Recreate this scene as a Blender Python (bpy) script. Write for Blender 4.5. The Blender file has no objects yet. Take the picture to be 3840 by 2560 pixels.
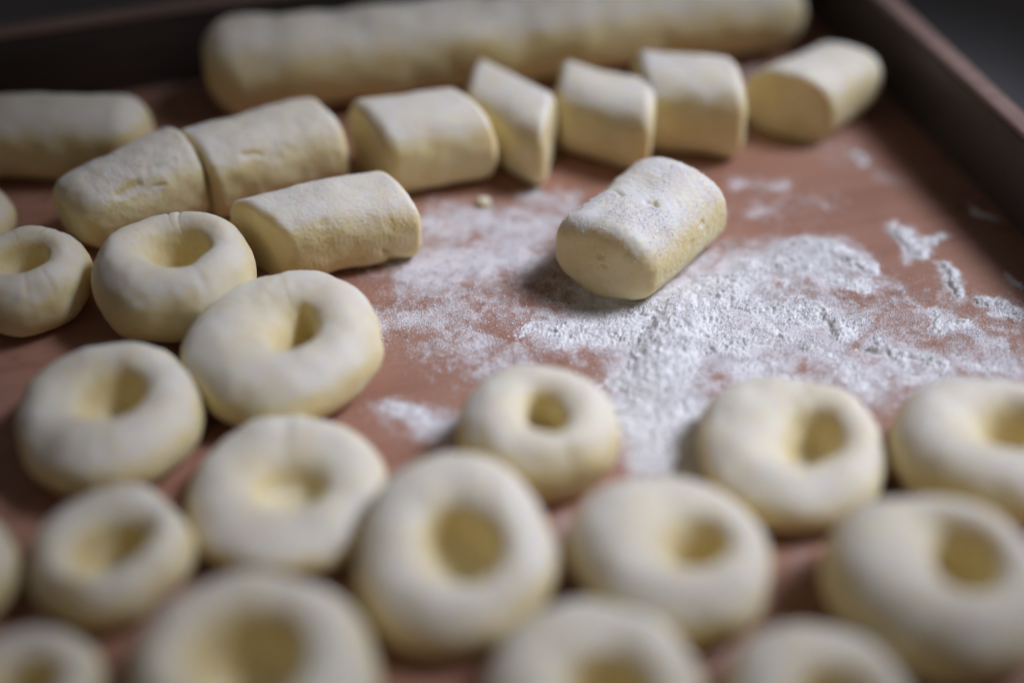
import bpy, math
import numpy as np
from mathutils import Vector, Matrix

sc = bpy.context.scene
col = sc.collection
rad = math.radians

# ---------------------------------------------------------------- camera
cam_d = bpy.data.cameras.new("camera"); cam = bpy.data.objects.new("camera", cam_d); col.objects.link(cam); sc.camera = cam
cam_d.lens = 47; cam_d.sensor_width = 36; cam_d.sensor_fit = 'HORIZONTAL'; cam_d.clip_start = .005; cam_d.clip_end = 20
PITCH, HGT = 42.0, .192
cam.location = (0, -HGT / math.tan(rad(PITCH)), HGT)
cam.rotation_euler = (rad(90 - PITCH), 0, 0)
cam_d.dof.use_dof = True; cam_d.dof.focus_distance = 0.2916; cam_d.dof.aperture_fstop = 2.15; cam_d.dof.aperture_blades = 7

# ---------------------------------------------------------------- world, lamps, exposure
world = bpy.data.worlds.new("World"); sc.world = world; world.use_nodes = True
bg = world.node_tree.nodes["Background"]; bg.inputs[0].default_value = (1.0, .92, .92, 1); bg.inputs[1].default_value = .055

def area(name, loc, target, size, watts, color, size_y=None, spread=180):
    d = bpy.data.lights.new(name, 'AREA'); d.energy = watts; d.color = color
    d.shape = 'RECTANGLE'; d.size = size; d.size_y = size_y or size; d.spread = rad(spread)
    o = bpy.data.objects.new(name, d); col.objects.link(o); o.location = loc
    o.rotation_euler = (Vector(target) - Vector(loc)).to_track_quat('-Z', 'Y').to_euler()
    return o
# window behind and to the right of the tray, and an added warm fill in front, standing for room bounce
area("window_light", (.225, .055, .255), (.028, .005, 0), .195, .137, (.80, .84, 1.0), .185, 28)
area("warm_fill", (-.25, -.75, .45), (0, 0, 0), .9, .035, (1.0, .78, .48), .6)

sc.view_settings.view_transform = 'Standard'; sc.view_settings.look = 'None'
sc.view_settings.exposure = 0; sc.view_settings.gamma = 1; sc.view_settings.use_curve_mapping = False
sc.cycles.use_denoising = True; sc.cycles.use_adaptive_sampling = True; sc.cycles.adaptive_threshold = .025
sc.cycles.max_bounces = 6; sc.cycles.diffuse_bounces = 4

# ---------------------------------------------------------------- layout, in metres on the tray floor
ROUNDS = {
    'r1': {'open': [0.03, 0.06, 0.5, 0.46, 0], 'pit': [0.06, 0.05, 0.42, 0.38, 0, 0.74], 'seed': 1, 'cracks': [[255, 0.025, 0.00025], [292, 0.04, 0.0002], [60, 0.03, 0.0003]], 'fine': 7e-05, 'R': 0.014138, 'H': 0.014562, 'x': -0.10604, 'y': 0.011996, 'label': 'dough round at the left edge with a wide shallow thumb dent, behind the cracked one'},
    'r2': {'open': [-0.02, 0.1, 0.54, 0.42, 0], 'pit': [0.12, 0.06, 0.42, 0.34, 0, 0.72], 'seed': 2, 'cracks': [[88, 0.02, 0.0013], [101, 0.016, 0.0004]], 'fine': 9e-05, 'R': 0.01727, 'H': 0.017788, 'x': -0.072636, 'y': 0.011063, 'label': 'tall dough round with a crack splitting the back of its lip'},
    'r3': {'open': [0.08, -0.02, 0.42, 0.38, 80], 'pit': [0.16, -0.05, 0.44, 0.2, 78, 0.9], 'seed': 3, 'lob': 0.35, 'cracks': [[97, 0.03, 0.0003], [118, 0.025, 0.0002]], 'fine': 7e-05, 'R': 0.020997, 'H': 0.01421, 'x': -0.047116, 'y': -0.0091879, 'label': 'large dough round with a narrow slot-like hole, beside the bare orange wood'},
    'r4': {'open': [0.0, 0.06, 0.46, 0.46, 0], 'pit': [0.1, 0.04, 0.4, 0.32, 60, 0.8], 'seed': 4, 'R': 0.018428, 'H': 0.01317, 'x': -0.078731, 'y': -0.029153, 'label': 'dough round at left with a deep dent leaning right, below the tall cracked one'},
    'r5': {'open': [0.0, 0.02, 0.54, 0.44, 0], 'pit': [0.02, -0.06, 0.32, 0.28, 0, 0.6], 'seed': 5, 'cracks': [[95, 0.12, 0.0006]], 'R': 0.019181, 'H': 0.010186, 'x': -0.041523, 'y': -0.047918, 'label': 'dough round with a soft funnel-shaped dent, touching the front of the large slotted one'},
    'r6': {'open': [0.08, -0.06, 0.44, 0.34, 120], 'pit': [0.1, -0.1, 0.42, 0.3, 120, 0.9], 'seed': 6, 'sq': [0.03, 0], 'tx': 3, 'R': 0.014995, 'H': 0.015445, 'x': 0.0047625, 'y': -0.033617, 'label': 'small dough round tipped forward at the flour, with a slanted oval hole'},
    'r7': {'open': [0.14, -0.02, 0.56, 0.42, 50], 'pit': [0.2, -0.04, 0.44, 0.3, 60, 0.88], 'seed': 7, 'R': 0.018452, 'H': 0.01144, 'x': 0.053231, 'y': -0.037552, 'label': 'dough round at the right side of the flour drift with a wide hole'},
    'r8': {'open': [0.14, 0.0, 0.54, 0.44, 10], 'pit': [0.25, -0.04, 0.38, 0.32, 0, 0.8], 'seed': 8, 'R': 0.01678, 'H': 0.015465, 'x': 0.089067, 'y': -0.039587, 'label': 'dough round cut off by the right edge, behind the big oval one'},
    'r9': {'open': [0.06, -0.1, 0.5, 0.46, 90], 'pit': [0.06, -0.12, 0.44, 0.42, 90, 0.9], 'seed': 9, 'tx': 10, 'sq': [-0.03, 0], 'R': 0.018209, 'H': 0.013571, 'x': -0.010172, 'y': -0.062725, 'label': 'dough round tipped towards the viewer with a big round hole, in the front centre'},
    'r10': {'open': [0.12, -0.08, 0.44, 0.38, 30], 'pit': [0.2, -0.1, 0.36, 0.28, 40, 0.82], 'seed': 10, 'lift': [0.1, 150], 'R': 0.017461, 'H': 0.015775, 'x': 0.028078, 'y': -0.064882, 'label': 'dough round with a small off-centre hole, right of the big-holed tipped one'},
    'r11': {'open': [0.16, 0.06, 0.5, 0.42, 110], 'pit': [0.24, 0.04, 0.42, 0.34, 110, 0.85], 'seed': 11, 'sq': [0.07, -20], 'lift': [0.12, 140], 'R': 0.017845, 'H': 0.017481, 'x': 0.071983, 'y': -0.072222, 'label': 'big oval dough round sloping down to the right, in the lower right corner'},
    'r12': {'open': [0.06, -0.12, 0.66, 0.5, 28], 'pit': [0.08, -0.14, 0.5, 0.36, 30, 0.85], 'seed': 12, 'R': 0.013998, 'H': 0.011898, 'x': -0.070758, 'y': -0.062789, 'label': 'blurred dough round at lower left with a long slanting dent'},
    'r13': {'open': [-0.04, 0.0, 0.58, 0.55, 0], 'pit': [-0.02, -0.02, 0.5, 0.46, 0, 0.9], 'seed': 13, 'R': 0.020277, 'H': 0.016221, 'x': -0.041329, 'y': -0.090484, 'label': 'largest and most blurred dough round at the bottom left with a huge dark hole'},
    'r14': {'open': [0.12, -0.1, 0.46, 0.42, 0], 'pit': [0.12, -0.1, 0.38, 0.36, 0, 0.85], 'seed': 14, 'R': 0.018082, 'H': 0.014465, 'x': 0.01273, 'y': -0.09293, 'label': 'dough round cut by the bottom edge, in front of the small-holed round'},
    'r15': {'open': [0.06, -0.08, 0.48, 0.44, 0], 'pit': [0.08, -0.08, 0.4, 0.36, 0, 0.85], 'seed': 15, 'R': 0.015389, 'H': 0.012311, 'x': 0.049145, 'y': -0.094346, 'label': 'dough round cut by the bottom edge at right, left of the big oval one'},
    'r16': {'open': [0.0, 0.0, 0.48, 0.44, 0], 'pit': [0.0, 0.0, 0.4, 0.36, 0, 0.8], 'seed': 16, 'R': 0.014095, 'H': 0.011276, 'x': -0.1013, 'y': -0.067116, 'label': 'dough round of which only a sliver shows at the lower left edge'},
    'r17': {'open': [0.1, 0.0, 0.5, 0.46, 0], 'pit': [0.1, 0.0, 0.42, 0.38, 0, 0.85], 'seed': 17, 'R': 0.013666, 'H': 0.010933, 'x': -0.078782, 'y': -0.092712, 'label': 'small dough round in the bottom left corner, cut by the frame'},
    'r18': {'open': [0.0, 0.0, 0.48, 0.44, 0], 'pit': [0.0, 0.0, 0.4, 0.36, 0, 0.8], 'seed': 18, 'R': 0.014947, 'H': 0.011958, 'x': -0.13028, 'y': 0.033248, 'label': 'dough round peeking in at the upper left edge, below the left dough rope'},
}
PIECES = {
    'p1': {'yaw': 51, 'L': 0.033431, 'w': 0.012627, 'h': 0.010312, 'cut': [-0.085, -0.085], 'lean': [0, -0.1], 'seed': 21, 'n': 2.35, 'round': [0.004, 0.0025], 'fine': 0.00012, 'mid': 0.0002, 'x': 0.029325, 'y': 0.027406, 'pits': [[-0.016975, -0.0005815, 0.0029454, 0.0009, 0.0006], [-0.016578, -0.0015822, 0.00082498, 0.0007, 0.0004], [0.005712, -0.011942, 0.0043297, 0.001, 0.0004], [0.0067374, -0.012511, 0.0018193, 0.0008, 0.0003], [0.0026179, -0.0072885, 0.0092055, 0.0008, 0.0003], [0.0010532, -0.012539, 0.0018222, 0.0009, 0.0003]], 'splits': [[-0.00036363, 0.010884, 0.005993, -0.0034242, 0.0041182, 0.0099071, 0.0006, 0.0007], [-0.0021171, -0.0020287, 0.010223, -0.0014912, -0.0031226, 0.010145, 0.0005, 0.0008], [-0.00096363, -0.0031254, 0.010166, -0.0021431, -0.0046289, 0.0099529, 0.0004, 0.0008]], 'label': 'floured dough piece lying alone on the floury board, cut face towards the viewer', 'grains': 3600},
    'p2': {'yaw': 20, 'L': 0.033099, 'w': 0.0097189, 'h': 0.0097189, 'cut': [-0.57, -0.3], 'seed': 22, 'n': 2.5, 'round': [0.0022, 0.0024], 'fine': 8e-05, 'mid': 0.00016, 'x': -0.041193, 'y': 0.029629, 'pits': [[0.012525, -0.0077661, -0.0072646, 0.0016, 0.0009], [0.0041019, -0.0093815, -0.003787, 0.001, 0.0005], [0.011511, -0.0096379, 0.0043038, 0.0013, 0.00025], [-0.0031376, -0.0077456, 0.007292, 0.001, 0.0002]], 'splits': [[0.0097973, -0.0099639, -0.0022175, 0.011547, -0.0072842, -0.0077393, 0.0007, 0.0012]], 'label': 'sharp dough piece with nicked side lying between the dimpled rounds and the bare board', 'grains': 500},
    'p3a': {'yaw': 38, 'L': 0.031261, 'w': 0.01113, 'h': 0.010646, 'cut': [-0.1, 0.03], 'seed': 23, 'n': 2.2, 'round': [0.006, 0.002], 'taper': [-0.18, 0.03], 'fine': 0.0001, 'mid': 0.0003, 'x': -0.089084, 'y': 0.041, 'pits': [], 'splits': [[-0.0047217, -0.0076459, 0.0064173, 4.5695e-05, -0.0074284, 0.0071838, 0.0011, 0.0008], [0.0034012, -0.0063341, 0.0088629, 0.0093286, -0.0074454, 0.0089812, 0.0008, 0.0005], [0.0034806, -0.0091837, 0.0057125, 0.0052625, -0.009843, 0.0056384, 0.0006, 0.0005]], 'label': 'lumpy tapered rope end lightly floured, just cut from the piece behind it', 'grains': 700},
    'p3b': {'yaw': 26, 'L': 0.033746, 'w': 0.011035, 'h': 0.010555, 'cut': [-0.2, -0.15], 'seed': 24, 'n': 2.4, 'round': [0.002, 0.003], 'fine': 8e-05, 'mid': 0.0003, 'x': -0.059897, 'y': 0.056385, 'pits': [], 'splits': [[-0.0066477, -0.0083142, 0.0080533, -0.0027409, -0.0091405, 0.0067973, 0.0006, 0.0005]], 'label': 'long dough piece with a pitted side, next to the lumpy rope end'},
    'p4': {'yaw': 14, 'L': 0.027226, 'w': 0.011343, 'h': 0.010828, 'cut': [-0.32, -0.36], 'seed': 25, 'n': 2.5, 'round': [0.003, 0.003], 'x': -0.021999, 'y': 0.062707, 'label': 'slant-cut dough piece, leftmost of the separated row in front of the long rope'},
    'p5': {'yaw': -42, 'L': 0.026529, 'w': 0.0093305, 'h': 0.010264, 'cut': [-0.65, -0.6], 'seed': 26, 'n': 2.8, 'round': [0.0028, 0.0028], 'x': -0.00024928, 'y': 0.072357, 'label': 'narrow diamond-shaped dough piece standing askew in the back row'},
    'p6': {'yaw': -28, 'L': 0.026552, 'w': 0.0097808, 'h': 0.010247, 'cut': [-0.4, -0.4], 'seed': 27, 'n': 2.6, 'round': [0.0032, 0.0032], 'x': 0.023293, 'y': 0.074823, 'label': 'square dough piece in the middle of the back row, behind the lone floured piece'},
    'p7': {'yaw': -10, 'L': 0.025808, 'w': 0.010968, 'h': 0.011491, 'cut': [-0.25, -0.25], 'seed': 28, 'n': 2.7, 'round': [0.0032, 0.0032], 'x': 0.044176, 'y': 0.078959, 'label': 'blocky dough piece at the right of the back row of cut pieces'},
    'p8': {'yaw': 42, 'L': 0.03, 'w': 0.0112, 'h': 0.0096, 'cut': [-0.3, -0.1], 'seed': 29, 'n': 2.5, 'round': [0.0022, 0.007], 'taper': [0.05, -0.15], 'x': 0.080782, 'y': 0.089693, 'label': 'wedge-shaped dough piece lying apart at the far right near the tray wall'},
    'l1': {'yaw': 12, 'L': 0.16314, 'w': 0.0125, 'h': 0.0125, 'seed': 30, 'n': 2.1, 'round': [0.009, 0.01], 'lump': 0.0013, 'taper': [0.02, -0.2], 'x': 0.00043018, 'y': 0.10958, 'label': 'long thick uncut dough rope lying along the back of the tray'},
    'l2': {'yaw': 1, 'L': 0.078411, 'w': 0.0098089, 'h': 0.0098089, 'seed': 31, 'n': 2.2, 'round': [0.006, 0.0075], 'lump': 0.001, 'x': -0.12853, 'y': 0.065191, 'label': 'short uncut dough rope entering from the left edge'},
}
FLOUR_STREAKS = [
    (0.023515, 0.012098, 0.042552, 0.0098826, 0.0059585, 1.0, 1),
    (0.011646, 0.0019651, 0.035449, 0.0055243, 0.0045289, 0.85, 1),
    (0.03687, 0.010618, 0.029466, -0.01033, 0.004861, 1.25, 1),
    (0.037807, 0.00055942, 0.030058, -0.014257, 0.0041305, 1.05, 1),
    (0.04352, 0.018897, 0.073187, 0.031574, 0.0044799, 1.0, 1),
    (0.068535, 0.03404, 0.079831, 0.026728, 0.0028224, 1.0, 1),
    (0.050689, 0.013589, 0.064119, 0.0069664, 0.0040292, 0.85, 1),
    (0.064958, 0.015091, 0.069534, 0.0026717, 0.0021031, 0.85, 1),
    (0.024702, -0.013608, 0.03725, -0.023108, 0.0042721, 0.85, 1),
    (0.023193, -0.023108, 0.037491, -0.029176, 0.0043559, 1.0, 1),
    (0.026, -0.032721, 0.035731, -0.037908, 0.0030564, 0.85, 1),
    (0.039678, 0.00055942, 0.050724, -0.0008361, 0.0037365, 0.75, 1),
    (0.075627, -0.0022216, 0.089272, -0.0073967, 0.0020302, 1.0, 1),
    (0.07786, 0.0019651, 0.079767, -0.0090021, 0.0016667, 0.8, 1),
    (0.090628, 0.039908, 0.093362, 0.029137, 0.002036, 0.95, 1),
    (0.095293, 0.033215, 0.10177, 0.03906, 0.0013285, 0.85, 1),
    (0.099735, 0.024347, 0.098943, 0.015091, 0.0018661, 1.0, 1),
    (0.10534, 0.013589, 0.10952, 0.0094424, 0.0014435, 0.9, 1),
    (0.091259, 0.0091495, 0.091175, 0.0026717, 0.0010436, 0.8, 1),
    (0.11162, 0.047346, 0.11601, 0.044201, 0.0010452, 0.7, 1),
    (0.11376, 0.021215, 0.11437, 0.01813, 0.00088386, 0.7, 1),
    (0.10124, 0.003381, 0.10443, -0.0022216, 0.001123, 0.75, 1),
    (0.0041476, 0.003381, 0.013649, 0.0055243, 0.0028357, 0.6, 1),
    (-0.024497, -0.019367, -0.01451, -0.02495, 0.0022902, 0.75, 1),
    (0.016014, 0.017366, 0.023603, 0.013589, 0.0021382, 0.8, 1),
    (0.085423, 0.072879, 0.087737, 0.067612, 0.0012149, 0.9, 1),
    (0.071372, 0.021215, 0.081903, 0.019667, 0.0025582, 0.7, 1),
    (0.070803, -0.012957, 0.073899, -0.015547, 0.0026999, 0.7, 1),
    (0.05505, 0.003381, 0.063549, -0.0022216, 0.0020589, 0.75, 1),
    (0.047824, -0.0090021, 0.057152, -0.0076653, 0.0023771, 0.7, 1),
    (0.065407, -0.0022216, 0.071553, -0.0090021, 0.0018417, 0.7, 1),
    (0.08164, -0.012957, 0.092801, -0.011648, 0.0018094, 0.72, 1),
    (0.094458, -0.0049628, 0.10532, -0.0090021, 0.0016516, 0.68, 1),
    (0.092755, 0.003381, 0.10008, 0.0062441, 0.0011353, 0.7, 1),
    (0.071075, 0.003381, 0.076345, 0.0062441, 0.0013245, 0.7, 1),
    (0.043414, -0.0076653, 0.10222, -0.01033, 0.010952, 0.5, 0),
    (0.069774, 0.012098, 0.10595, 0.003381, 0.010485, 0.34, 0),
    (0.023341, 0.0091495, 0.068247, 0.003381, 0.013295, 0.34, 0),
    (-0.022712, 0.029137, 0.0084417, 0.029137, 0.01005, 0.44, 0),
    (-0.0092865, 0.013589, 0.021428, 0.0091495, 0.0067338, 0.34, 0),
    (-0.01647, 0.00055942, -0.0023729, -0.0090021, 0.0073939, 0.3, 0),
    (-0.018292, 0.043336, 0.0066118, 0.04076, 0.0049738, 0.72, 0),
    (-0.021375, 0.022775, 0.00040199, 0.029137, 0.0051858, 0.72, 0),
    (-0.028107, 0.0062441, -0.011097, 0.0091495, 0.0052419, 0.52, 0),
    (-0.02433, -0.021869, -0.011827, -0.026773, 0.0039402, 0.55, 0),
    (-0.0089191, -0.0022216, 0.00036636, -0.0076653, 0.0046124, 0.5, 0),
    (0.0057394, 0.053053, 0.014155, 0.050359, 0.002543, 0.7, 0),
    (0.055313, 0.05854, 0.067011, 0.057616, 0.001935, 0.55, 0),
    (0.055014, 0.047699, 0.076322, 0.049469, 0.0042081, 0.28, 0),
    (0.042119, 0.024347, 0.062955, 0.030758, 0.0050057, 0.5, 0),
    (0.084685, 0.071894, 0.094054, 0.05854, 0.0027307, 0.35, 0),
    (0.063534, 0.11488, 0.080946, 0.075858, 0.0069916, 0.28, 0),
    (-0.094301, 0.1034, -0.086405, 0.10565, 0.0035622, 0.35, 0),
    (0.026211, 0.0091495, 0.0505, 0.012098, 0.010562, 0.6, 0),
    (0.028561, -0.021869, 0.033172, -0.029176, 0.0095995, 0.6, 0),
    (0.054065, -0.054665, 0.047686, -0.070351, 0.0031327, 0.2, 0),
    (0.010072, -0.050497, 0.0089773, -0.060727, 0.0023996, 0.3, 0),
    (0.034049, -0.082907, 0.038893, -0.079423, 0.0044281, 0.3, 0),
]
CRUMBS = [[-0.0067467, 0.049469, 0.0014, 'tiny dough crumb alone on the floury board behind the nicked piece'], [0.019117, 0.016909, 0.0013, 'larger pale crumb under the cut face of the lone floured piece'], [0.017023, 0.01813, 0.0009, 'small crumb left of the other under the lone floured piece']]
FLOUR_BOX = (-0.052, 0.135, -0.062, 0.105)
GRAINS = 210000

# ---------------------------------------------------------------- geometry helpers (pure numpy)
def _hash(ix, iy, iz, seed):
    h = (ix.astype(np.int64) * 374761393 + iy.astype(np.int64) * 668265263 + iz.astype(np.int64) * 2147483647 + seed * 1274126177) & 0xFFFFFFFF
    h = ((h ^ (h >> 13)) * 1274126177) & 0xFFFFFFFF
    h = ((h ^ (h >> 16)) * 2246822519) & 0xFFFFFFFF
    return ((h ^ (h >> 15)) & 0xFFFFFF) / float(0xFFFFFF) * 2 - 1

def noise3(p, scale, seed=0):
    """smooth value noise in -1..1 at points p (N,3), features about 1/scale metres"""
    q = np.asarray(p, float) * scale
    i = np.floor(q).astype(np.int64); f = q - i
    u = f * f * f * (f * (f * 6 - 15) + 10)
    out = 0
    for dx in (0, 1):
        wx = u[:, 0] if dx else 1 - u[:, 0]
        for dy in (0, 1):
            wy = u[:, 1] if dy else 1 - u[:, 1]
            for dz in (0, 1):
                wz = u[:, 2] if dz else 1 - u[:, 2]
                out = out + wx * wy * wz * _hash(i[:, 0] + dx, i[:, 1] + dy, i[:, 2] + dz, seed)
    return out

def fbm(p, scale, seed=0, octaves=3, gain=0.5):
    a, t, s = 1.0, 0.0, 0.0
    for k in range(octaves):
        t = t + a * noise3(p, scale * 2.03 ** k, seed + 17 * k); s += a; a *= gain
    return t / s

def catmull(ctrl, n):
    c = np.asarray(ctrl, float)
    c = np.vstack([2 * c[0] - c[1], c, 2 * c[-1] - c[-2]])
    m = len(c) - 3
    t = np.linspace(0, m, n); k = np.minimum(t.astype(int), m - 1); f = (t - k)[:, None]
    p0, p1, p2, p3 = c[k], c[k + 1], c[k + 2], c[k + 3]
    return 0.5 * (2 * p1 + (p2 - p0) * f + (2 * p0 - 5 * p1 + 4 * p2 - p3) * f * f + (3 * p1 - p0 - 3 * p2 + p3) * f ** 3)

def grid_faces(nt, na):
    i = np.arange(nt - 1)[:, None]; j = np.arange(na)[None, :]; j2 = (j + 1) % na
    return np.stack([i * na + j, i * na + j2, (i + 1) * na + j2, (i + 1) * na + j], -1).reshape(-1, 4)

def grid_normals(P):
    a = np.roll(P, -1, 1) - np.roll(P, 1, 1)
    b = np.gradient(P, axis=0)
    n = np.cross(a, b); l = np.linalg.norm(n, axis=-1, keepdims=True)
    return n / np.maximum(l, 1e-12)

def rot(rx, ry, rz):
    cx, sx, cy, sy, cz, sz = np.cos(rx), np.sin(rx), np.cos(ry), np.sin(ry), np.cos(rz), np.sin(rz)
    X = np.array([[1, 0, 0], [0, cx, -sx], [0, sx, cx]]); Y = np.array([[cy, 0, sy], [0, 1, 0], [-sy, 0, cy]]); Z = np.array([[cz, -sz, 0], [sz, cz, 0], [0, 0, 1]])
    return Z @ Y @ X

def ell(th, a, b, ang):
    t = th - math.radians(ang)
    return a * b / np.sqrt((b * np.cos(t)) ** 2 + (a * np.sin(t)) ** 2)

def ring_points(r, na=128, nt=84):
    """a thumbed dough round: flattened ball with a deep dent; returns (nt, na, 3) in metres, base at z = 0"""
    R, H = r['R'], r['H']
    seed = r['seed']
    th = np.linspace(0, 2 * np.pi, na, endpoint=False)
    rng = np.random.RandomState(seed)
    lob = 1 + r.get('lob', 1) * sum(rng.uniform(.012, .034) / (1 + .35 * k) * np.cos(k * th + rng.uniform(0, 6.28)) for k in (2, 3, 4, 5))
    if 'sq' in r: lob = lob * (1 + r['sq'][0] * np.cos(2 * (th - math.radians(r['sq'][1]))))
    ox, oy, oa, ob, oang = r['open']
    px, py, pa, pb, pang, depth = r['pit']
    oa, ob, pa, pb, depth = oa * .88, ob * .88, pa * .86, pb * .86, min(depth * 1.08, .94)
    ho = ell(th, oa, ob, oang) * (1 + .05 * np.cos(3 * th + rng.uniform(0, 6)))
    hp = ell(th, pa, pb, pang) * (1 + .05 * np.cos(2 * th + rng.uniform(0, 6)))
    d = np.stack([np.cos(th), np.sin(th)], -1)
    O = lambda k: d * (lob * k)[:, None]
    A = lambda k: np.array([ox, oy]) + d * (ho * k)[:, None]
    B = lambda k: np.array([px, py]) + d * (hp * k)[:, None]
    lip = .52 * O(.9) + .48 * A(1.0)
    seq = [(O(0), 0), (O(.45), 0), (O(.70), .0), (O(.885), .10), (O(.98), .27), (O(1.0), .44), (O(.985), .60), (O(.925), .775),
           (.88 * O(.84) + .12 * A(1.), .91), (lip, .985), (.3 * lip + .7 * A(1.0), .965), (.7 * A(.92) + .3 * B(1.), .87), (.25 * A(.9) + .75 * B(1.), .72),
           (B(.97), .72 - (.72 - 1 + depth) * .35), (B(.88), .72 - (.72 - 1 + depth) * .74), (B(.55), 1 - depth + .02), (B(0), 1 - depth)]
    ctrl = np.stack([np.concatenate([xy, np.full((na, 1), z)], 1) for xy, z in seq])       # (m, na, 3)
    P = catmull(ctrl.reshape(len(seq), -1), nt).reshape(nt, na, 3)
    for _ in range(int(28 * (nt / 100) ** 2)):           # knead the profile smooth
        P[1:-1] = .25 * P[:-2] + .5 * P[1:-1] + .25 * P[2:]
    # lip higher on one side
    lh = r.get('lift', (0, 0))
    t = math.radians(lh[1])
    P[..., 2] *= 1 + lh[0] * (P[..., 0] * math.cos(t) + P[..., 1] * math.sin(t))
    P[..., :2] *= R; P[..., 2] *= H
    N = grid_normals(P)
    if (N[nt // 3, :, :2] * P[nt // 3, :, :2]).sum() < 0: N = -N
    q = P.reshape(-1, 3) + seed * .371
    amp = fbm(q, 1 / .014, seed, 2) * .0013 + fbm(q, 1 / .0045, seed + 5, 2) * .00034 + fbm(q, 1 / .0012, seed + 9, 2) * r.get('fine', .00004)
    amp = amp.reshape(nt, na)
    extra = [(rng.uniform(0, 360), rng.uniform(.03, .09), rng.uniform(.00006, .0002)) for _ in range(5)]      # pinch creases
    for (ca, cw, cd) in list(r.get('cracks', ())) + extra:           # radial splits across the lip
        dth = (th - math.radians(ca) + np.pi) % (2 * np.pi) - np.pi
        wob = .03 * np.sin(np.linspace(0, 9, nt))[:, None]
        tt = np.linspace(0, 1, nt)[:, None]
        amp = amp - cd * np.exp(-((dth[None] + wob) / cw) ** 2) * np.exp(-((tt - .5) / .14) ** 2)
    P = P + N * amp[..., None]
    P = P @ rot(math.radians(r.get('tx', 0)), math.radians(r.get('ty', 0)), 0).T
    P[..., 2] -= P[..., 2].min() + .0004
    P[..., 2] = np.maximum(P[..., 2], .00005)
    return P

def piece_points(p, na=120, nside=60, ncap=18):
    """a length cut from a dough rope: local X is the rope's axis; slanted cuts; returns (nt, na, 3), base at z = 0"""
    L, w, h = p['L'], p['w'], p['h']
    e = p.get('e', .0022); n = p.get('n', 2.6); seed = p['seed']
    bA, bB = p.get('round', (e, e))                  # how far each end is rounded off
    th = np.linspace(0, 2 * np.pi, na, endpoint=False)
    def sup(n):
        c, s = np.cos(th), np.sin(th)
        return np.stack([np.sign(c) * np.abs(c) ** (2 / n), np.sign(s) * np.abs(s) ** (2 / n)], -1)
    prof = []                                        # (x, inset fraction 0..1, inset metres)
    rad = min(w, h)
    def cap(b):
        fr = np.linspace(0, 1, ncap, endpoint=False)
        flat = [(0.0, (rad - min(b, rad * .98)) * f / rad) for f in fr]      # (dx, radius fraction)
        a = np.linspace(0, np.pi / 2, 14, endpoint=False)
        bb = min(b, rad * .98)
        arc = [(b * (1 - math.cos(x)), (rad - bb + bb * math.sin(x)) / rad) for x in a]
        return flat + arc
    A = cap(bA); B = cap(bB)
    xs = [-L / 2 + dx for dx, k in A]; ks = [k for dx, k in A]
    for t in np.linspace(0, 1, nside): xs.append(-L / 2 + bA + (L - bA - bB) * t); ks.append(1.0)
    for dx, k in reversed(B): xs.append(L / 2 - dx); ks.append(k)
    xs, ks = np.array(xs), np.array(ks)
    S = sup(n)
    u = (xs + L / 2) / L
    tw = 1 + (p.get('taper', (0, 0))[0] * (1 - u) + p.get('taper', (0, 0))[1] * u)
    Y = S[None, :, 0] * (ks * tw)[:, None] * w
    Z = S[None, :, 1] * (ks * tw)[:, None] * h
    sA, sB = p.get('cut', (0, 0)); vA, vB = p.get('lean', (0, 0))
    uu = np.clip(u, 0, 1)[:, None]
    X = xs[:, None] + Y * (sA * (1 - uu) + sB * uu) + Z * (vA * (1 - uu) + vB * uu)
    Yb = Y + p.get('bend', 0) * (uu * 2 - 1) ** 2
    fl = p.get('flat', .16)
    Z = np.where(Z < -h * (1 - fl), -h * (1 - fl) + (Z + h * (1 - fl)) * .15, Z)
    P = np.stack([X, Yb, Z], -1)
    N = grid_normals(P)
    mid = len(xs) // 2
    if (N[mid, :, 1:] * np.stack([Y[mid], Z[mid]], -1)).sum() < 0: N = -N
    q = P.reshape(-1, 3) + seed * .531
    lump = p.get('lump', .0007)
    amp = fbm(q, 1 / .011, seed, 2) * lump + fbm(q, 1 / .0035, seed + 3, 2) * p.get('mid', .00015) + fbm(q, 1 / .0006, seed + 7, 2) * p.get('fine', .00004)
    for (cx, cy, cz, cr, cd) in p.get('pits', ()):
        dd = np.linalg.norm(P.reshape(-1, 3) - np.array([cx, cy, cz]), axis=1)
        dd = dd * (1 + .35 * noise3(q, 1 / .0012, seed + 31))
        amp = amp - cd / (1 + np.exp(np.clip((dd - cr) / (cr * .16), -30, 30)))
    for (a0, a1, a2, b0, b1, b2, cw, cd) in p.get('splits', ()):
        a = np.array([a0, a1, a2]); b = np.array([b0, b1, b2]); ab = b - a
        Q = P.reshape(-1, 3) + noise3(q, 1 / .0025, seed + 41)[:, None] * np.array([.0006, .0006, .0003])
        t = np.clip(((Q - a) @ ab) / (ab @ ab), 0, 1)
        dd = np.linalg.norm(Q - a - t[:, None] * ab, axis=1)
        amp = amp - cd * np.exp(-(dd / cw) ** 2)
    P = P + N * amp.reshape(P.shape[:2])[..., None]
    P = P @ rot(math.radians(p.get('tx', 0)), math.radians(p.get('ty', 0)), 0).T
    P[..., 2] -= P[..., 2].min() + .0003
    P[..., 2] = np.maximum(P[..., 2], .00004)
    return P

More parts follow.
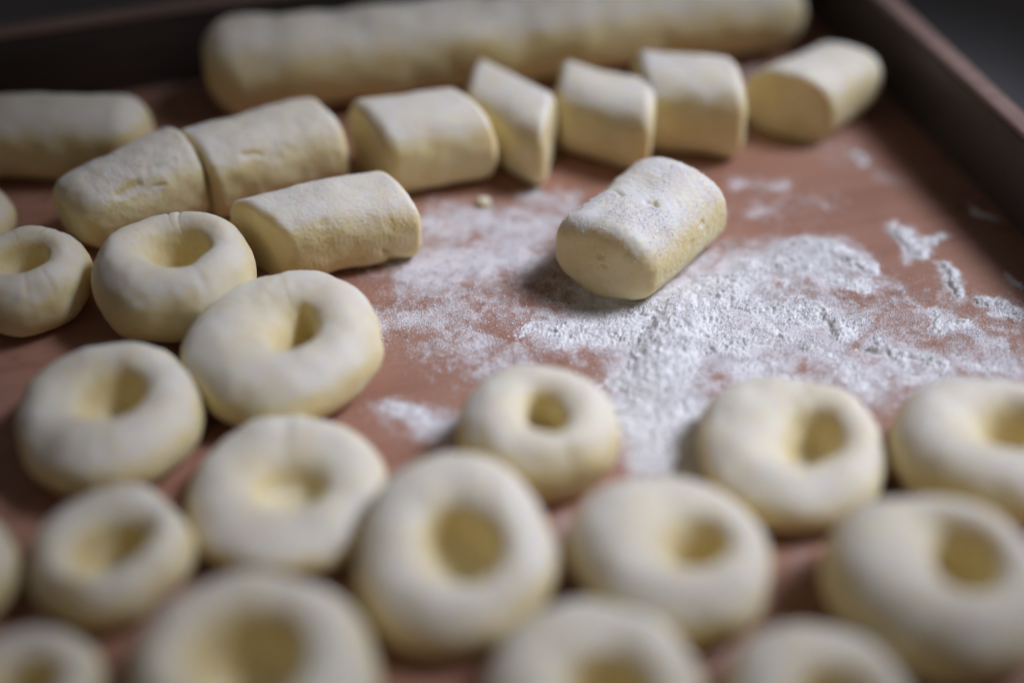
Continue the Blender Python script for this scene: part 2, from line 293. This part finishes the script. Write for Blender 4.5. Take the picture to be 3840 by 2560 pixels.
# ---------------------------------------------------------------- materials
class NT:
    def __init__(s, name):
        s.m = bpy.data.materials.new(name); s.m.use_nodes = True; s.t = s.m.node_tree
        s.b = s.t.nodes["Principled BSDF"]; s.out = s.t.nodes["Material Output"]
    def n(s, typ, **kw):
        x = s.t.nodes.new(typ)
        for k, v in kw.items():
            if k.startswith('i_'):
                key = k[2:]; key = int(key) if key.isdigit() else key.replace('_', ' ')
                x.inputs[key].default_value = v
            else: setattr(x, k, v)
        return x
    def l(s, a, b): s.t.links.new(a, b)
    def coord(s, scale=(1, 1, 1), rotz=0):
        c = s.n('ShaderNodeTexCoord'); m = s.n('ShaderNodeMapping'); m.inputs['Scale'].default_value = scale; m.inputs['Rotation'].default_value = (0, 0, rotz)
        s.l(c.outputs['Object'], m.inputs['Vector']); return m.outputs[0]
    def noise(s, vec, scale, detail=2, rough=.5, dist=0):
        x = s.n('ShaderNodeTexNoise'); x.inputs['Scale'].default_value = scale; x.inputs['Detail'].default_value = detail
        x.inputs['Roughness'].default_value = rough; x.inputs['Distortion'].default_value = dist; s.l(vec, x.inputs['Vector']); return x.outputs['Fac']
    def rng(s, v, a, b, c=0, d=1, smooth=True):
        x = s.n('ShaderNodeMapRange'); x.interpolation_type = 'SMOOTHSTEP' if smooth else 'LINEAR'
        for k, q in zip(('From Min', 'From Max', 'To Min', 'To Max'), (a, b, c, d)): x.inputs[k].default_value = q
        s.l(v, x.inputs['Value']); return x.outputs['Result']
    def math(s, op, a, b=None):
        x = s.n('ShaderNodeMath', operation=op)
        for i, q in enumerate((a, b)):
            if q is None: continue
            if isinstance(q, (int, float)): x.inputs[i].default_value = q
            else: s.l(q, x.inputs[i])
        return x.outputs[0]
    def mix(s, f, a, b):
        x = s.n('ShaderNodeMix', data_type='RGBA')
        for i, q in ((0, f), (6, a), (7, b)):
            if isinstance(q, (int, float)): x.inputs[i].default_value = q
            elif isinstance(q, tuple): x.inputs[i].default_value = (*q, 1)
            else: s.l(q, x.inputs[i])
        return x.outputs[2]

FLOUR = (.80, .785, .80)

def dough_material(name, dust, seed):
    m = NT(name); v = m.coord()
    oi = m.n('ShaderNodeObjectInfo')
    va = m.n('ShaderNodeVectorMath', operation='ADD'); m.l(v, va.inputs[0])
    sc_ = m.n('ShaderNodeVectorMath', operation='SCALE'); m.l(oi.outputs['Random'], sc_.inputs['Scale']); sc_.inputs[0].default_value = (3.1, 5.7, 2.3)
    m.l(sc_.outputs[0], va.inputs[1]); v = va.outputs[0]
    base = m.mix(m.rng(m.noise(v, 160, 3), .35, .68), (.785, .655, .345), (.825, .72, .44))
    base = m.mix(m.rng(m.noise(v, 520, 3, .6), .60, .74, 0, .55), base, (.70, .53, .21))
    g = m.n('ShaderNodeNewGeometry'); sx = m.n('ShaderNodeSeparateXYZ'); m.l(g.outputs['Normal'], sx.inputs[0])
    # flour white on whatever faces up, also painting in the cool light on tops
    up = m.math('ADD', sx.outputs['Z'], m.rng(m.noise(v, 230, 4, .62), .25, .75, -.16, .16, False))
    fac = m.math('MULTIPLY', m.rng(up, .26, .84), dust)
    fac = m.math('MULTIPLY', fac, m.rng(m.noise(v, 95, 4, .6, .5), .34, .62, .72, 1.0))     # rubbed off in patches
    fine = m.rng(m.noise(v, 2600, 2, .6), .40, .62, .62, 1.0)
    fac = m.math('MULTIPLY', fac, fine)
    bare = m.n('ShaderNodeAttribute'); bare.attribute_name = 'bare'      # cut faces carry less flour; dents less too, painting in their shade
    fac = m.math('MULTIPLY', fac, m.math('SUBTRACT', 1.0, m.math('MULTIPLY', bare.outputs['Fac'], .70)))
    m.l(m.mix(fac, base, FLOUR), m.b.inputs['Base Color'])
    m.b.inputs['Roughness'].default_value = .62
    m.b.inputs['Specular IOR Level'].default_value = .35
    m.b.inputs['Subsurface Weight'].default_value = .8
    m.b.inputs['Subsurface Radius'].default_value = (1.0, .72, .30)
    m.b.inputs['Subsurface Scale'].default_value = .0032
    b1 = m.n('ShaderNodeBump'); b1.inputs['Strength'].default_value = .32; b1.inputs['Distance'].default_value = .00025
    h = m.math('ADD', m.noise(v, 900, 4, .65), m.math('MULTIPLY', m.noise(v, 3000, 2, .6), .35))
    m.l(h, b1.inputs['Height']); m.l(b1.outputs[0], m.b.inputs['Normal'])
    return m.m

MAT = {}
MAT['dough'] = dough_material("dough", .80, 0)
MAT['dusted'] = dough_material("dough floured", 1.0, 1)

def flour_material():
    m = NT("flour"); v = m.coord()
    c = m.mix(m.rng(m.noise(v, 900, 3, .6), .35, .7), (.80, .78, .765), (.87, .86, .865))
    c = m.mix(m.rng(m.noise(v, 420, 2, .5), .66, .76, 0, .4), c, (.72, .64, .47))
    m.l(c, m.b.inputs['Base Color']); m.b.inputs['Roughness'].default_value = .95; m.b.inputs['Specular IOR Level'].default_value = .1
    m.b.inputs['Subsurface Weight'].default_value = 0
    return m.m
MAT['flour'] = flour_material()

def wood_material(name, dusty, c1, c2, c3):
    m = NT(name); v = m.coord()
    grain = m.noise(m.coord((3.2, 60, 60)), 5, 5, .6, .6)
    fib = m.noise(m.coord((14, 700, 700)), 2, 4, .65)
    c = m.mix(m.rng(grain, .32, .68), c1, c2)
    c = m.mix(m.rng(fib, .55, .75, 0, .45), c, c3)
    rough = .42
    if dusty:
        c = m.mix(m.rng(m.noise(v, 26, 4, .6, .8), .38, .66), c, m.mix(.5, c, (.43, .235, .16)))        # paler worn patches
        c = m.mix(m.rng(m.noise(v, 44, 5, .7, .4), .55, .72, 0, .6), c, (.19, .09, .064))               # old damp stains
        at = m.n('ShaderNodeAttribute'); at.attribute_name = 'dust'
        d = at.outputs['Fac']
        # knife scratches
        s1 = m.noise(m.coord((8, 420, 1), .9), 3, 2, .5); s2 = m.noise(m.coord((10, 500, 1), -.5), 3, 2, .5)
        c = m.mix(m.rng(m.math('MAXIMUM', s1, s2), .70, .76, 0, .45), c, c3)
        speck = m.noise(v, 2300, 3, .7); clump = m.noise(v, 330, 4, .65, .5); soft = m.noise(v, 120, 3, .6)
        k = m.math('ADD', d, m.math('MULTIPLY', m.math('SUBTRACT', clump, .5), 1.25))
        k = m.math('ADD', k, m.math('MULTIPLY', m.math('SUBTRACT', soft, .5), .95))
        dots = m.rng(m.math('ADD', k, m.math('MULTIPLY', m.math('SUBTRACT', speck, .5), 2.8)), .44, .66)
        haze = m.rng(k, .15, 1.0, 0, .62)
        f = m.math('MAXIMUM', m.math('MULTIPLY', dots, .85), haze)
        f = m.math('MULTIPLY', f, m.rng(d, .03, .2))
        c = m.mix(f, c, FLOUR)
        m.l(m.rng(f, 0, .5, .40, .9), m.b.inputs['Roughness'])
        b = m.n('ShaderNodeBump'); b.inputs['Strength'].default_value = .6; b.inputs['Distance'].default_value = .00015
        m.l(m.math('ADD', m.math('MULTIPLY', f, speck), m.math('MULTIPLY', fib, .3)), b.inputs['Height']); m.l(b.outputs[0], m.b.inputs['Normal'])
    else:
        m.b.inputs['Roughness'].default_value = rough
        b = m.n('ShaderNodeBump'); b.inputs['Strength'].default_value = .3; b.inputs['Distance'].default_value = .0003
        m.l(fib, b.inputs['Height']); m.l(b.outputs[0], m.b.inputs['Normal'])
    m.l(c, m.b.inputs['Base Color'])
    return m.m
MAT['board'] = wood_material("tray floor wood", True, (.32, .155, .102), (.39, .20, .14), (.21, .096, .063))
MAT['wall'] = wood_material("shaded wall wood", False, (.055, .045, .044), (.07, .056, .054), (.042, .034, .033))  # wood darkened to paint in the shade of the inner walls
MAT['rim'] = wood_material("lit rim wood", False, (.24, .155, .125), (.31, .205, .17), (.15, .095, .075))  # paler copy of the wall wood, painting in the light on its top
m = NT("dark table"); v = m.coord()
m.l(m.mix(m.noise(v, 9, 4), (.20, .20, .21), (.25, .245, .25)), m.b.inputs['Base Color']); m.b.inputs['Roughness'].default_value = .9; m.b.inputs['Specular IOR Level'].default_value = .1
MAT['table'] = m.m

# ---------------------------------------------------------------- object helpers
def mesh_obj(name, V, F, mat, parent=None, smooth=True):
    V = np.asarray(V, np.float32).reshape(-1, 3); F = np.asarray(F, np.int32)
    me = bpy.data.meshes.new(name)
    k = F.shape[1]
    me.vertices.add(len(V)); me.vertices.foreach_set('co', V.ravel())
    me.loops.add(F.size); me.loops.foreach_set('vertex_index', F.ravel())
    me.polygons.add(len(F)); me.polygons.foreach_set('loop_start', np.arange(0, F.size, k, dtype=np.int32))
    me.update(calc_edges=True)
    me.polygons.foreach_set('use_smooth', np.full(len(F), smooth)); me.validate(); me.update()
    me.materials.append(mat)
    o = bpy.data.objects.new(name, me); col.objects.link(o)
    if parent: o.parent = parent
    return o

def set_bare(o, v):
    a = o.data.attributes.new('bare', 'FLOAT', 'POINT'); a.data.foreach_set('value', np.asarray(v, np.float32))

def tag(o, label=None, cat=None, group=None, kind=None):
    for k, v in (('label', label), ('category', cat), ('group', group), ('kind', kind)):
        if v: o[k] = v
    return o

def box(name, x0, x1, y0, y1, z0, z1, mat, parent, bev=.0008):
    """bevelled bar"""
    import bmesh
    bm = bmesh.new(); bmesh.ops.create_cube(bm, size=1)
    for q in bm.verts: q.co = Vector(((x0 + x1) / 2 + q.co.x * (x1 - x0), (y0 + y1) / 2 + q.co.y * (y1 - y0), (z0 + z1) / 2 + q.co.z * (z1 - z0)))
    bmesh.ops.bevel(bm, geom=bm.edges[:], offset=bev, segments=3, affect='EDGES', profile=.5)
    me = bpy.data.meshes.new(name); bm.to_mesh(me); bm.free(); me.materials.append(mat)
    for f in me.polygons: f.use_smooth = True
    o = bpy.data.objects.new(name, me); col.objects.link(o); o.parent = parent
    return o

# ---------------------------------------------------------------- flour density over the tray floor (metres: x0, y0, x1, y1, width, weight, heaped)
def seg_density(X, Y, heap=None):
    D = np.zeros_like(X); S = np.zeros_like(X)
    for (x0, y0, x1, y1, w, wt, hp) in FLOUR_STREAKS:
        if heap is not None and hp < heap: continue
        dx, dy = x1 - x0, y1 - y0; L2 = dx * dx + dy * dy + 1e-12
        t = np.clip(((X - x0) * dx + (Y - y0) * dy) / L2, 0, 1)
        q = ((X - x0 - t * dx) ** 2 + (Y - y0 - t * dy) ** 2) / (w * w * 2.2)
        g = .92 * wt * np.exp(-q * 1.1)
        D = np.maximum(D, g); S += g
    return np.minimum(.7 * D + .3 * S, 1.6)

def warp(X, Y, amp=.0035, size=.008):
    p = np.stack([X.ravel(), Y.ravel(), np.zeros(X.size)], -1)
    a = fbm(p, 1 / size, 71, 3).reshape(X.shape) * amp; b = fbm(p, 1 / size, 72, 3).reshape(X.shape) * amp
    return X + a, Y + b

# ---------------------------------------------------------------- table and tray
t = mesh_obj("table_top", [(-1.2, -.9, -.0085), (1.2, -.9, -.0085), (1.2, 1.3, -.0085), (-1.2, 1.3, -.0085)], [(0, 1, 2, 3)], MAT['table'], smooth=False)
tag(t, "dark table top beyond the rim of the wooden tray", "table", kind="structure")

TRAY_YAW = rad(17.48); WALL_H, WALL_T = .0205, .0052
tray = bpy.data.objects.new("wooden_tray", None); col.objects.link(tray); tray.rotation_euler.z = TRAY_YAW
tag(tray, "shallow wooden tray with raised edges, its floor scattered with flour", "tray")
cs, sn = math.cos(TRAY_YAW), math.sin(TRAY_YAW)
def to_tray(x, y): return (x * cs + y * sn, -x * sn + y * cs)
XR = .5 * (to_tray(0.0992, 0.1109)[0] + to_tray(0.1193, 0.0527)[0])      # centre line of the right wall
YB = .5 * (to_tray(-0.1314, 0.0953)[1] + to_tray(-0.0792, 0.1102)[1])    # centre line of the back wall
X0, X1, Y0, Y1 = -.26, XR - WALL_T / 2, -.22, YB - WALL_T / 2
nx, ny = 330, 260
gx, gy = np.meshgrid(np.linspace(X0, X1, nx), np.linspace(Y0, Y1, ny))
wx, wy = gx * cs - gy * sn, gx * sn + gy * cs
floor_v = np.stack([gx, gy, np.zeros_like(gx)], -1).reshape(-1, 3)
i, j = np.meshgrid(np.arange(nx - 1), np.arange(ny - 1)); a = (j * nx + i).ravel()
floor = mesh_obj("floor_panel", floor_v, np.stack([a, a + 1, a + nx + 1, a + nx], -1), MAT['board'], tray)
dust = seg_density(*warp(wx, wy)).ravel()
at = floor.data.attributes.new('dust', 'FLOAT', 'POINT'); at.data.foreach_set('value', dust.astype(np.float32))
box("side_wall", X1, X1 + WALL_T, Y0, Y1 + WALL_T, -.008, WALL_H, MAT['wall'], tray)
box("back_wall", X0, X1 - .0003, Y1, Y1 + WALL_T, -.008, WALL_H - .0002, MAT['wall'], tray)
box("rim", X1 - .0001, X1 + WALL_T + .0001, Y0, Y1 + WALL_T, WALL_H + .0001, WALL_H + .0016, MAT['rim'], tray, .0006)  # strip added to carry the painted lit tone of the wall tops
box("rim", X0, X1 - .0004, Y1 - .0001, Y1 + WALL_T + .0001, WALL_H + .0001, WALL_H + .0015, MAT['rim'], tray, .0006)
box("underside", X0, X1 - .0003, Y0, Y1 - .0003, -.008, -.0012, MAT['wall'], tray)

# ---------------------------------------------------------------- dough rounds
for key, r in ROUNDS.items():
    P = ring_points(r, 144, 100)
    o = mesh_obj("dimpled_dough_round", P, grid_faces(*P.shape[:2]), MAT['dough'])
    tt = np.linspace(0, 1, P.shape[0]); k = np.clip((tt - .52) / .30, 0, 1); set_bare(o, np.repeat(k * k * (3 - 2 * k), P.shape[1]))
    o.location = (r['x'], r['y'], 0)
    tag(o, r['label'], "gnocchi", "thumbed dough rounds on the tray")

# ---------------------------------------------------------------- cut dough pieces and ropes
def grains(n, rng, pts, size, normal=None):
    """tiny lumps of flour: squashed octahedra of uneven size at pts (n,3)"""
    o = np.array([(1, 0, 0), (-1, 0, 0), (0, 1, 0), (0, -1, 0), (0, 0, 1), (0, 0, -1)], float)
    f = np.array([(0, 2, 4), (2, 1, 4), (1, 3, 4), (3, 0, 4), (2, 0, 5), (1, 2, 5), (3, 1, 5), (0, 3, 5)])
    V = o[None] * size[:, None, None] * rng.uniform(.55, 1.25, (n, 6, 1))
    a = rng.uniform(0, 6.28, n); c, s = np.cos(a)[:, None], np.sin(a)[:, None]
    V = np.stack([V[..., 0] * c - V[..., 1] * s, V[..., 0] * s + V[..., 1] * c, V[..., 2] * .8], -1) + pts[:, None]
    F = f[None] + (np.arange(n) * 6)[:, None, None]
    return V.reshape(-1, 3), F.reshape(-1, 3)

for key, p in PIECES.items():
    rope = key[0] == 'l'
    hi = key in ('p1', 'p2', 'p3a')
    P = piece_points(p, 260 if hi else 150, (220 if rope else 150 if hi else 80), 40 if hi else 22)
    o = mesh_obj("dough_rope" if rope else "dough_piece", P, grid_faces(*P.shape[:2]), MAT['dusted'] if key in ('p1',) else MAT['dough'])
    nc = 40 if hi else 22; row = np.arange(P.shape[0]); k = np.clip((nc + 5 - np.minimum(row, P.shape[0] - 1 - row)) / 6, 0, 1)
    set_bare(o, np.repeat(k if not rope else k * 0, P.shape[1]))
    o.location = (p['x'], p['y'], 0); o.rotation_euler.z = rad(p['yaw'])
    tag(o, p['label'], "dough", "uncut dough ropes" if rope else "pieces cut from the dough rope")
    if p.get('grains'):
        N = grid_normals(P); c = P.mean((0, 1))
        if ((P - c) * N).sum() < 0: N = -N
        Q, NN = P.reshape(-1, 3), N.reshape(-1, 3)
        rng = np.random.RandomState(p['seed'])
        wgt = np.clip(NN[:, 2] - .1, 0, 1) ** 1.5 * np.clip(.35 + 1.6 * fbm(Q, 1 / .006, p['seed'], 3), 0, 2)
        # even area sampling
        A = np.linalg.norm(np.cross(np.gradient(P, axis=0), np.gradient(P, axis=1)), axis=-1).ravel()
        if 'grain_at' in p:
            gx_, gy_, gr_ = p['grain_at']; wgt = wgt * np.exp(-((Q[:, 0] - gx_) ** 2 + (Q[:, 1] - gy_) ** 2) / gr_ ** 2)
        wgt = wgt * A; n = p['grains']
        idx = rng.choice(len(Q), n, p=wgt / wgt.sum())
        V, F = grains(n, rng, Q[idx] + NN[idx] * .00003 + rng.normal(0, .00012, (n, 3)), rng.uniform(.00007, .00017, n) * (1 + .8 * (rng.rand(n) > .96)))
        tag(mesh_obj("flour_dusting", V, F, MAT['flour'], o, smooth=False), kind="stuff")

# ---------------------------------------------------------------- crumbs
for k, (x, y, s, lab) in enumerate(CRUMBS):
    na, nt = 20, 14
    th = np.linspace(0, 2 * np.pi, na, endpoint=False)[None]; ph = np.linspace(0, np.pi, nt)[:, None]
    P = np.stack([np.sin(ph) * np.cos(th) * 1.25, np.sin(ph) * np.sin(th), np.cos(ph) * .8 + 0 * th], -1) * s
    P = P * (1 + .32 * fbm(P.reshape(-1, 3), .9 / s, 90 + k, 2)).reshape(nt, na)[..., None]
    P[..., 2] -= P[..., 2].min()
    o = mesh_obj("dough_crumb", P, grid_faces(nt, na)[:, ::-1], MAT['dough']); o.location = (x, y, 0); o.rotation_euler.z = k
    tag(o, lab, "crumb")

# ---------------------------------------------------------------- loose flour: drifts, clumps and single grains (one uncountable mass)
def flour():
    step = .00021
    x0, x1, y0, y1 = FLOUR_BOX
    X, Y = np.meshgrid(np.arange(x0, x1, step), np.arange(y0, y1, step))
    WX, WY = warp(X, Y)
    D = seg_density(WX, WY, heap=1)
    p = np.stack([X.ravel(), Y.ravel(), np.zeros(X.size)], -1)
    act = D.ravel() > .12
    g = np.full(X.size, -1.0); rough = np.zeros(X.size)
    q = p[act]
    big = fbm(q, 1 / .006, 61, 3, .6); medn = fbm(q, 1 / .0015, 62, 3, .62); fin = noise3(q, 1 / .00042, 63)
    billow = 1 - 2 * np.abs(fbm(q, 1 / .0027, 64, 2))
    g[act] = D.ravel()[act] - .54 + .52 * big + .42 * medn + .30 * fin
    hh = np.where(g > 0, np.minimum(g, 1.2) ** 1.25, g) * .00045
    bump = np.zeros(X.size); bump[act] = np.clip(D.ravel()[act] - .55, 0, 2) * (.0018 + .0005 * billow + .00035 * medn)
    Z = hh + np.where(g > 0, bump, 0) * np.clip(g * 4, 0, 1) - .00002
    Z = Z.reshape(X.shape)
    ny_, nx_ = X.shape
    ok = Z > -.00012
    i, j = np.meshgrid(np.arange(nx_ - 1), np.arange(ny_ - 1))
    keep = (Z[:-1, :-1] > 0) | (Z[1:, :-1] > 0) | (Z[:-1, 1:] > 0) | (Z[1:, 1:] > 0)
    a = (j * nx_ + i)[keep]
    F = np.stack([a, a + 1, a + nx_ + 1, a + nx_], -1)
    used = np.unique(F); remap = np.zeros(X.size, np.int64); remap[used] = np.arange(len(used))
    V = np.stack([X.ravel(), Y.ravel(), np.maximum(Z.ravel(), -.0003)], -1)[used]; F = remap[F]
    Ft = np.concatenate([F[:, [0, 1, 2]], F[:, [0, 2, 3]]])
    # scattered grains and little clumps round the drifts
    rng = np.random.RandomState(5); n = GRAINS
    gx_ = rng.uniform(x0, x1, n * 5); gy_ = rng.uniform(y0, y1, n * 5)
    wxx, wyy = warp(gx_, gy_)
    d = seg_density(wxx, wyy)
    cl = fbm(np.stack([gx_, gy_, 0 * gx_], -1), 1 / .0028, 77, 3, .6)
    pr = np.clip(d - .06, 0, 1.1) * np.clip(.5 + 1.6 * cl, .06, 2)
    sel = rng.rand(n * 5) < pr * 1.1
    gx_, gy_, d = gx_[sel][:n], gy_[sel][:n], d[sel][:n]; m_ = len(gx_)
    size = rng.lognormal(math.log(.00009), .42, m_); size = np.clip(size, .00005, .00036)
    ix = np.clip(((gx_ - x0) / step).astype(int), 0, nx_ - 1); iy = np.clip(((gy_ - y0) / step).astype(int), 0, ny_ - 1)
    gz = np.maximum(Z[iy, ix], 0) + size * .4
    GV, GF = grains(m_, rng, np.stack([gx_, gy_, gz], -1), size)
    V = np.concatenate([V, GV]); Ft = np.concatenate([Ft, GF + len(F) * 0 + (len(V) - len(GV))])
    o = mesh_obj("flour", V, Ft, MAT['flour'], smooth=True)
    tag(o, "white flour scattered in drifts and specks over the tray floor", "flour", kind="stuff")
flour()
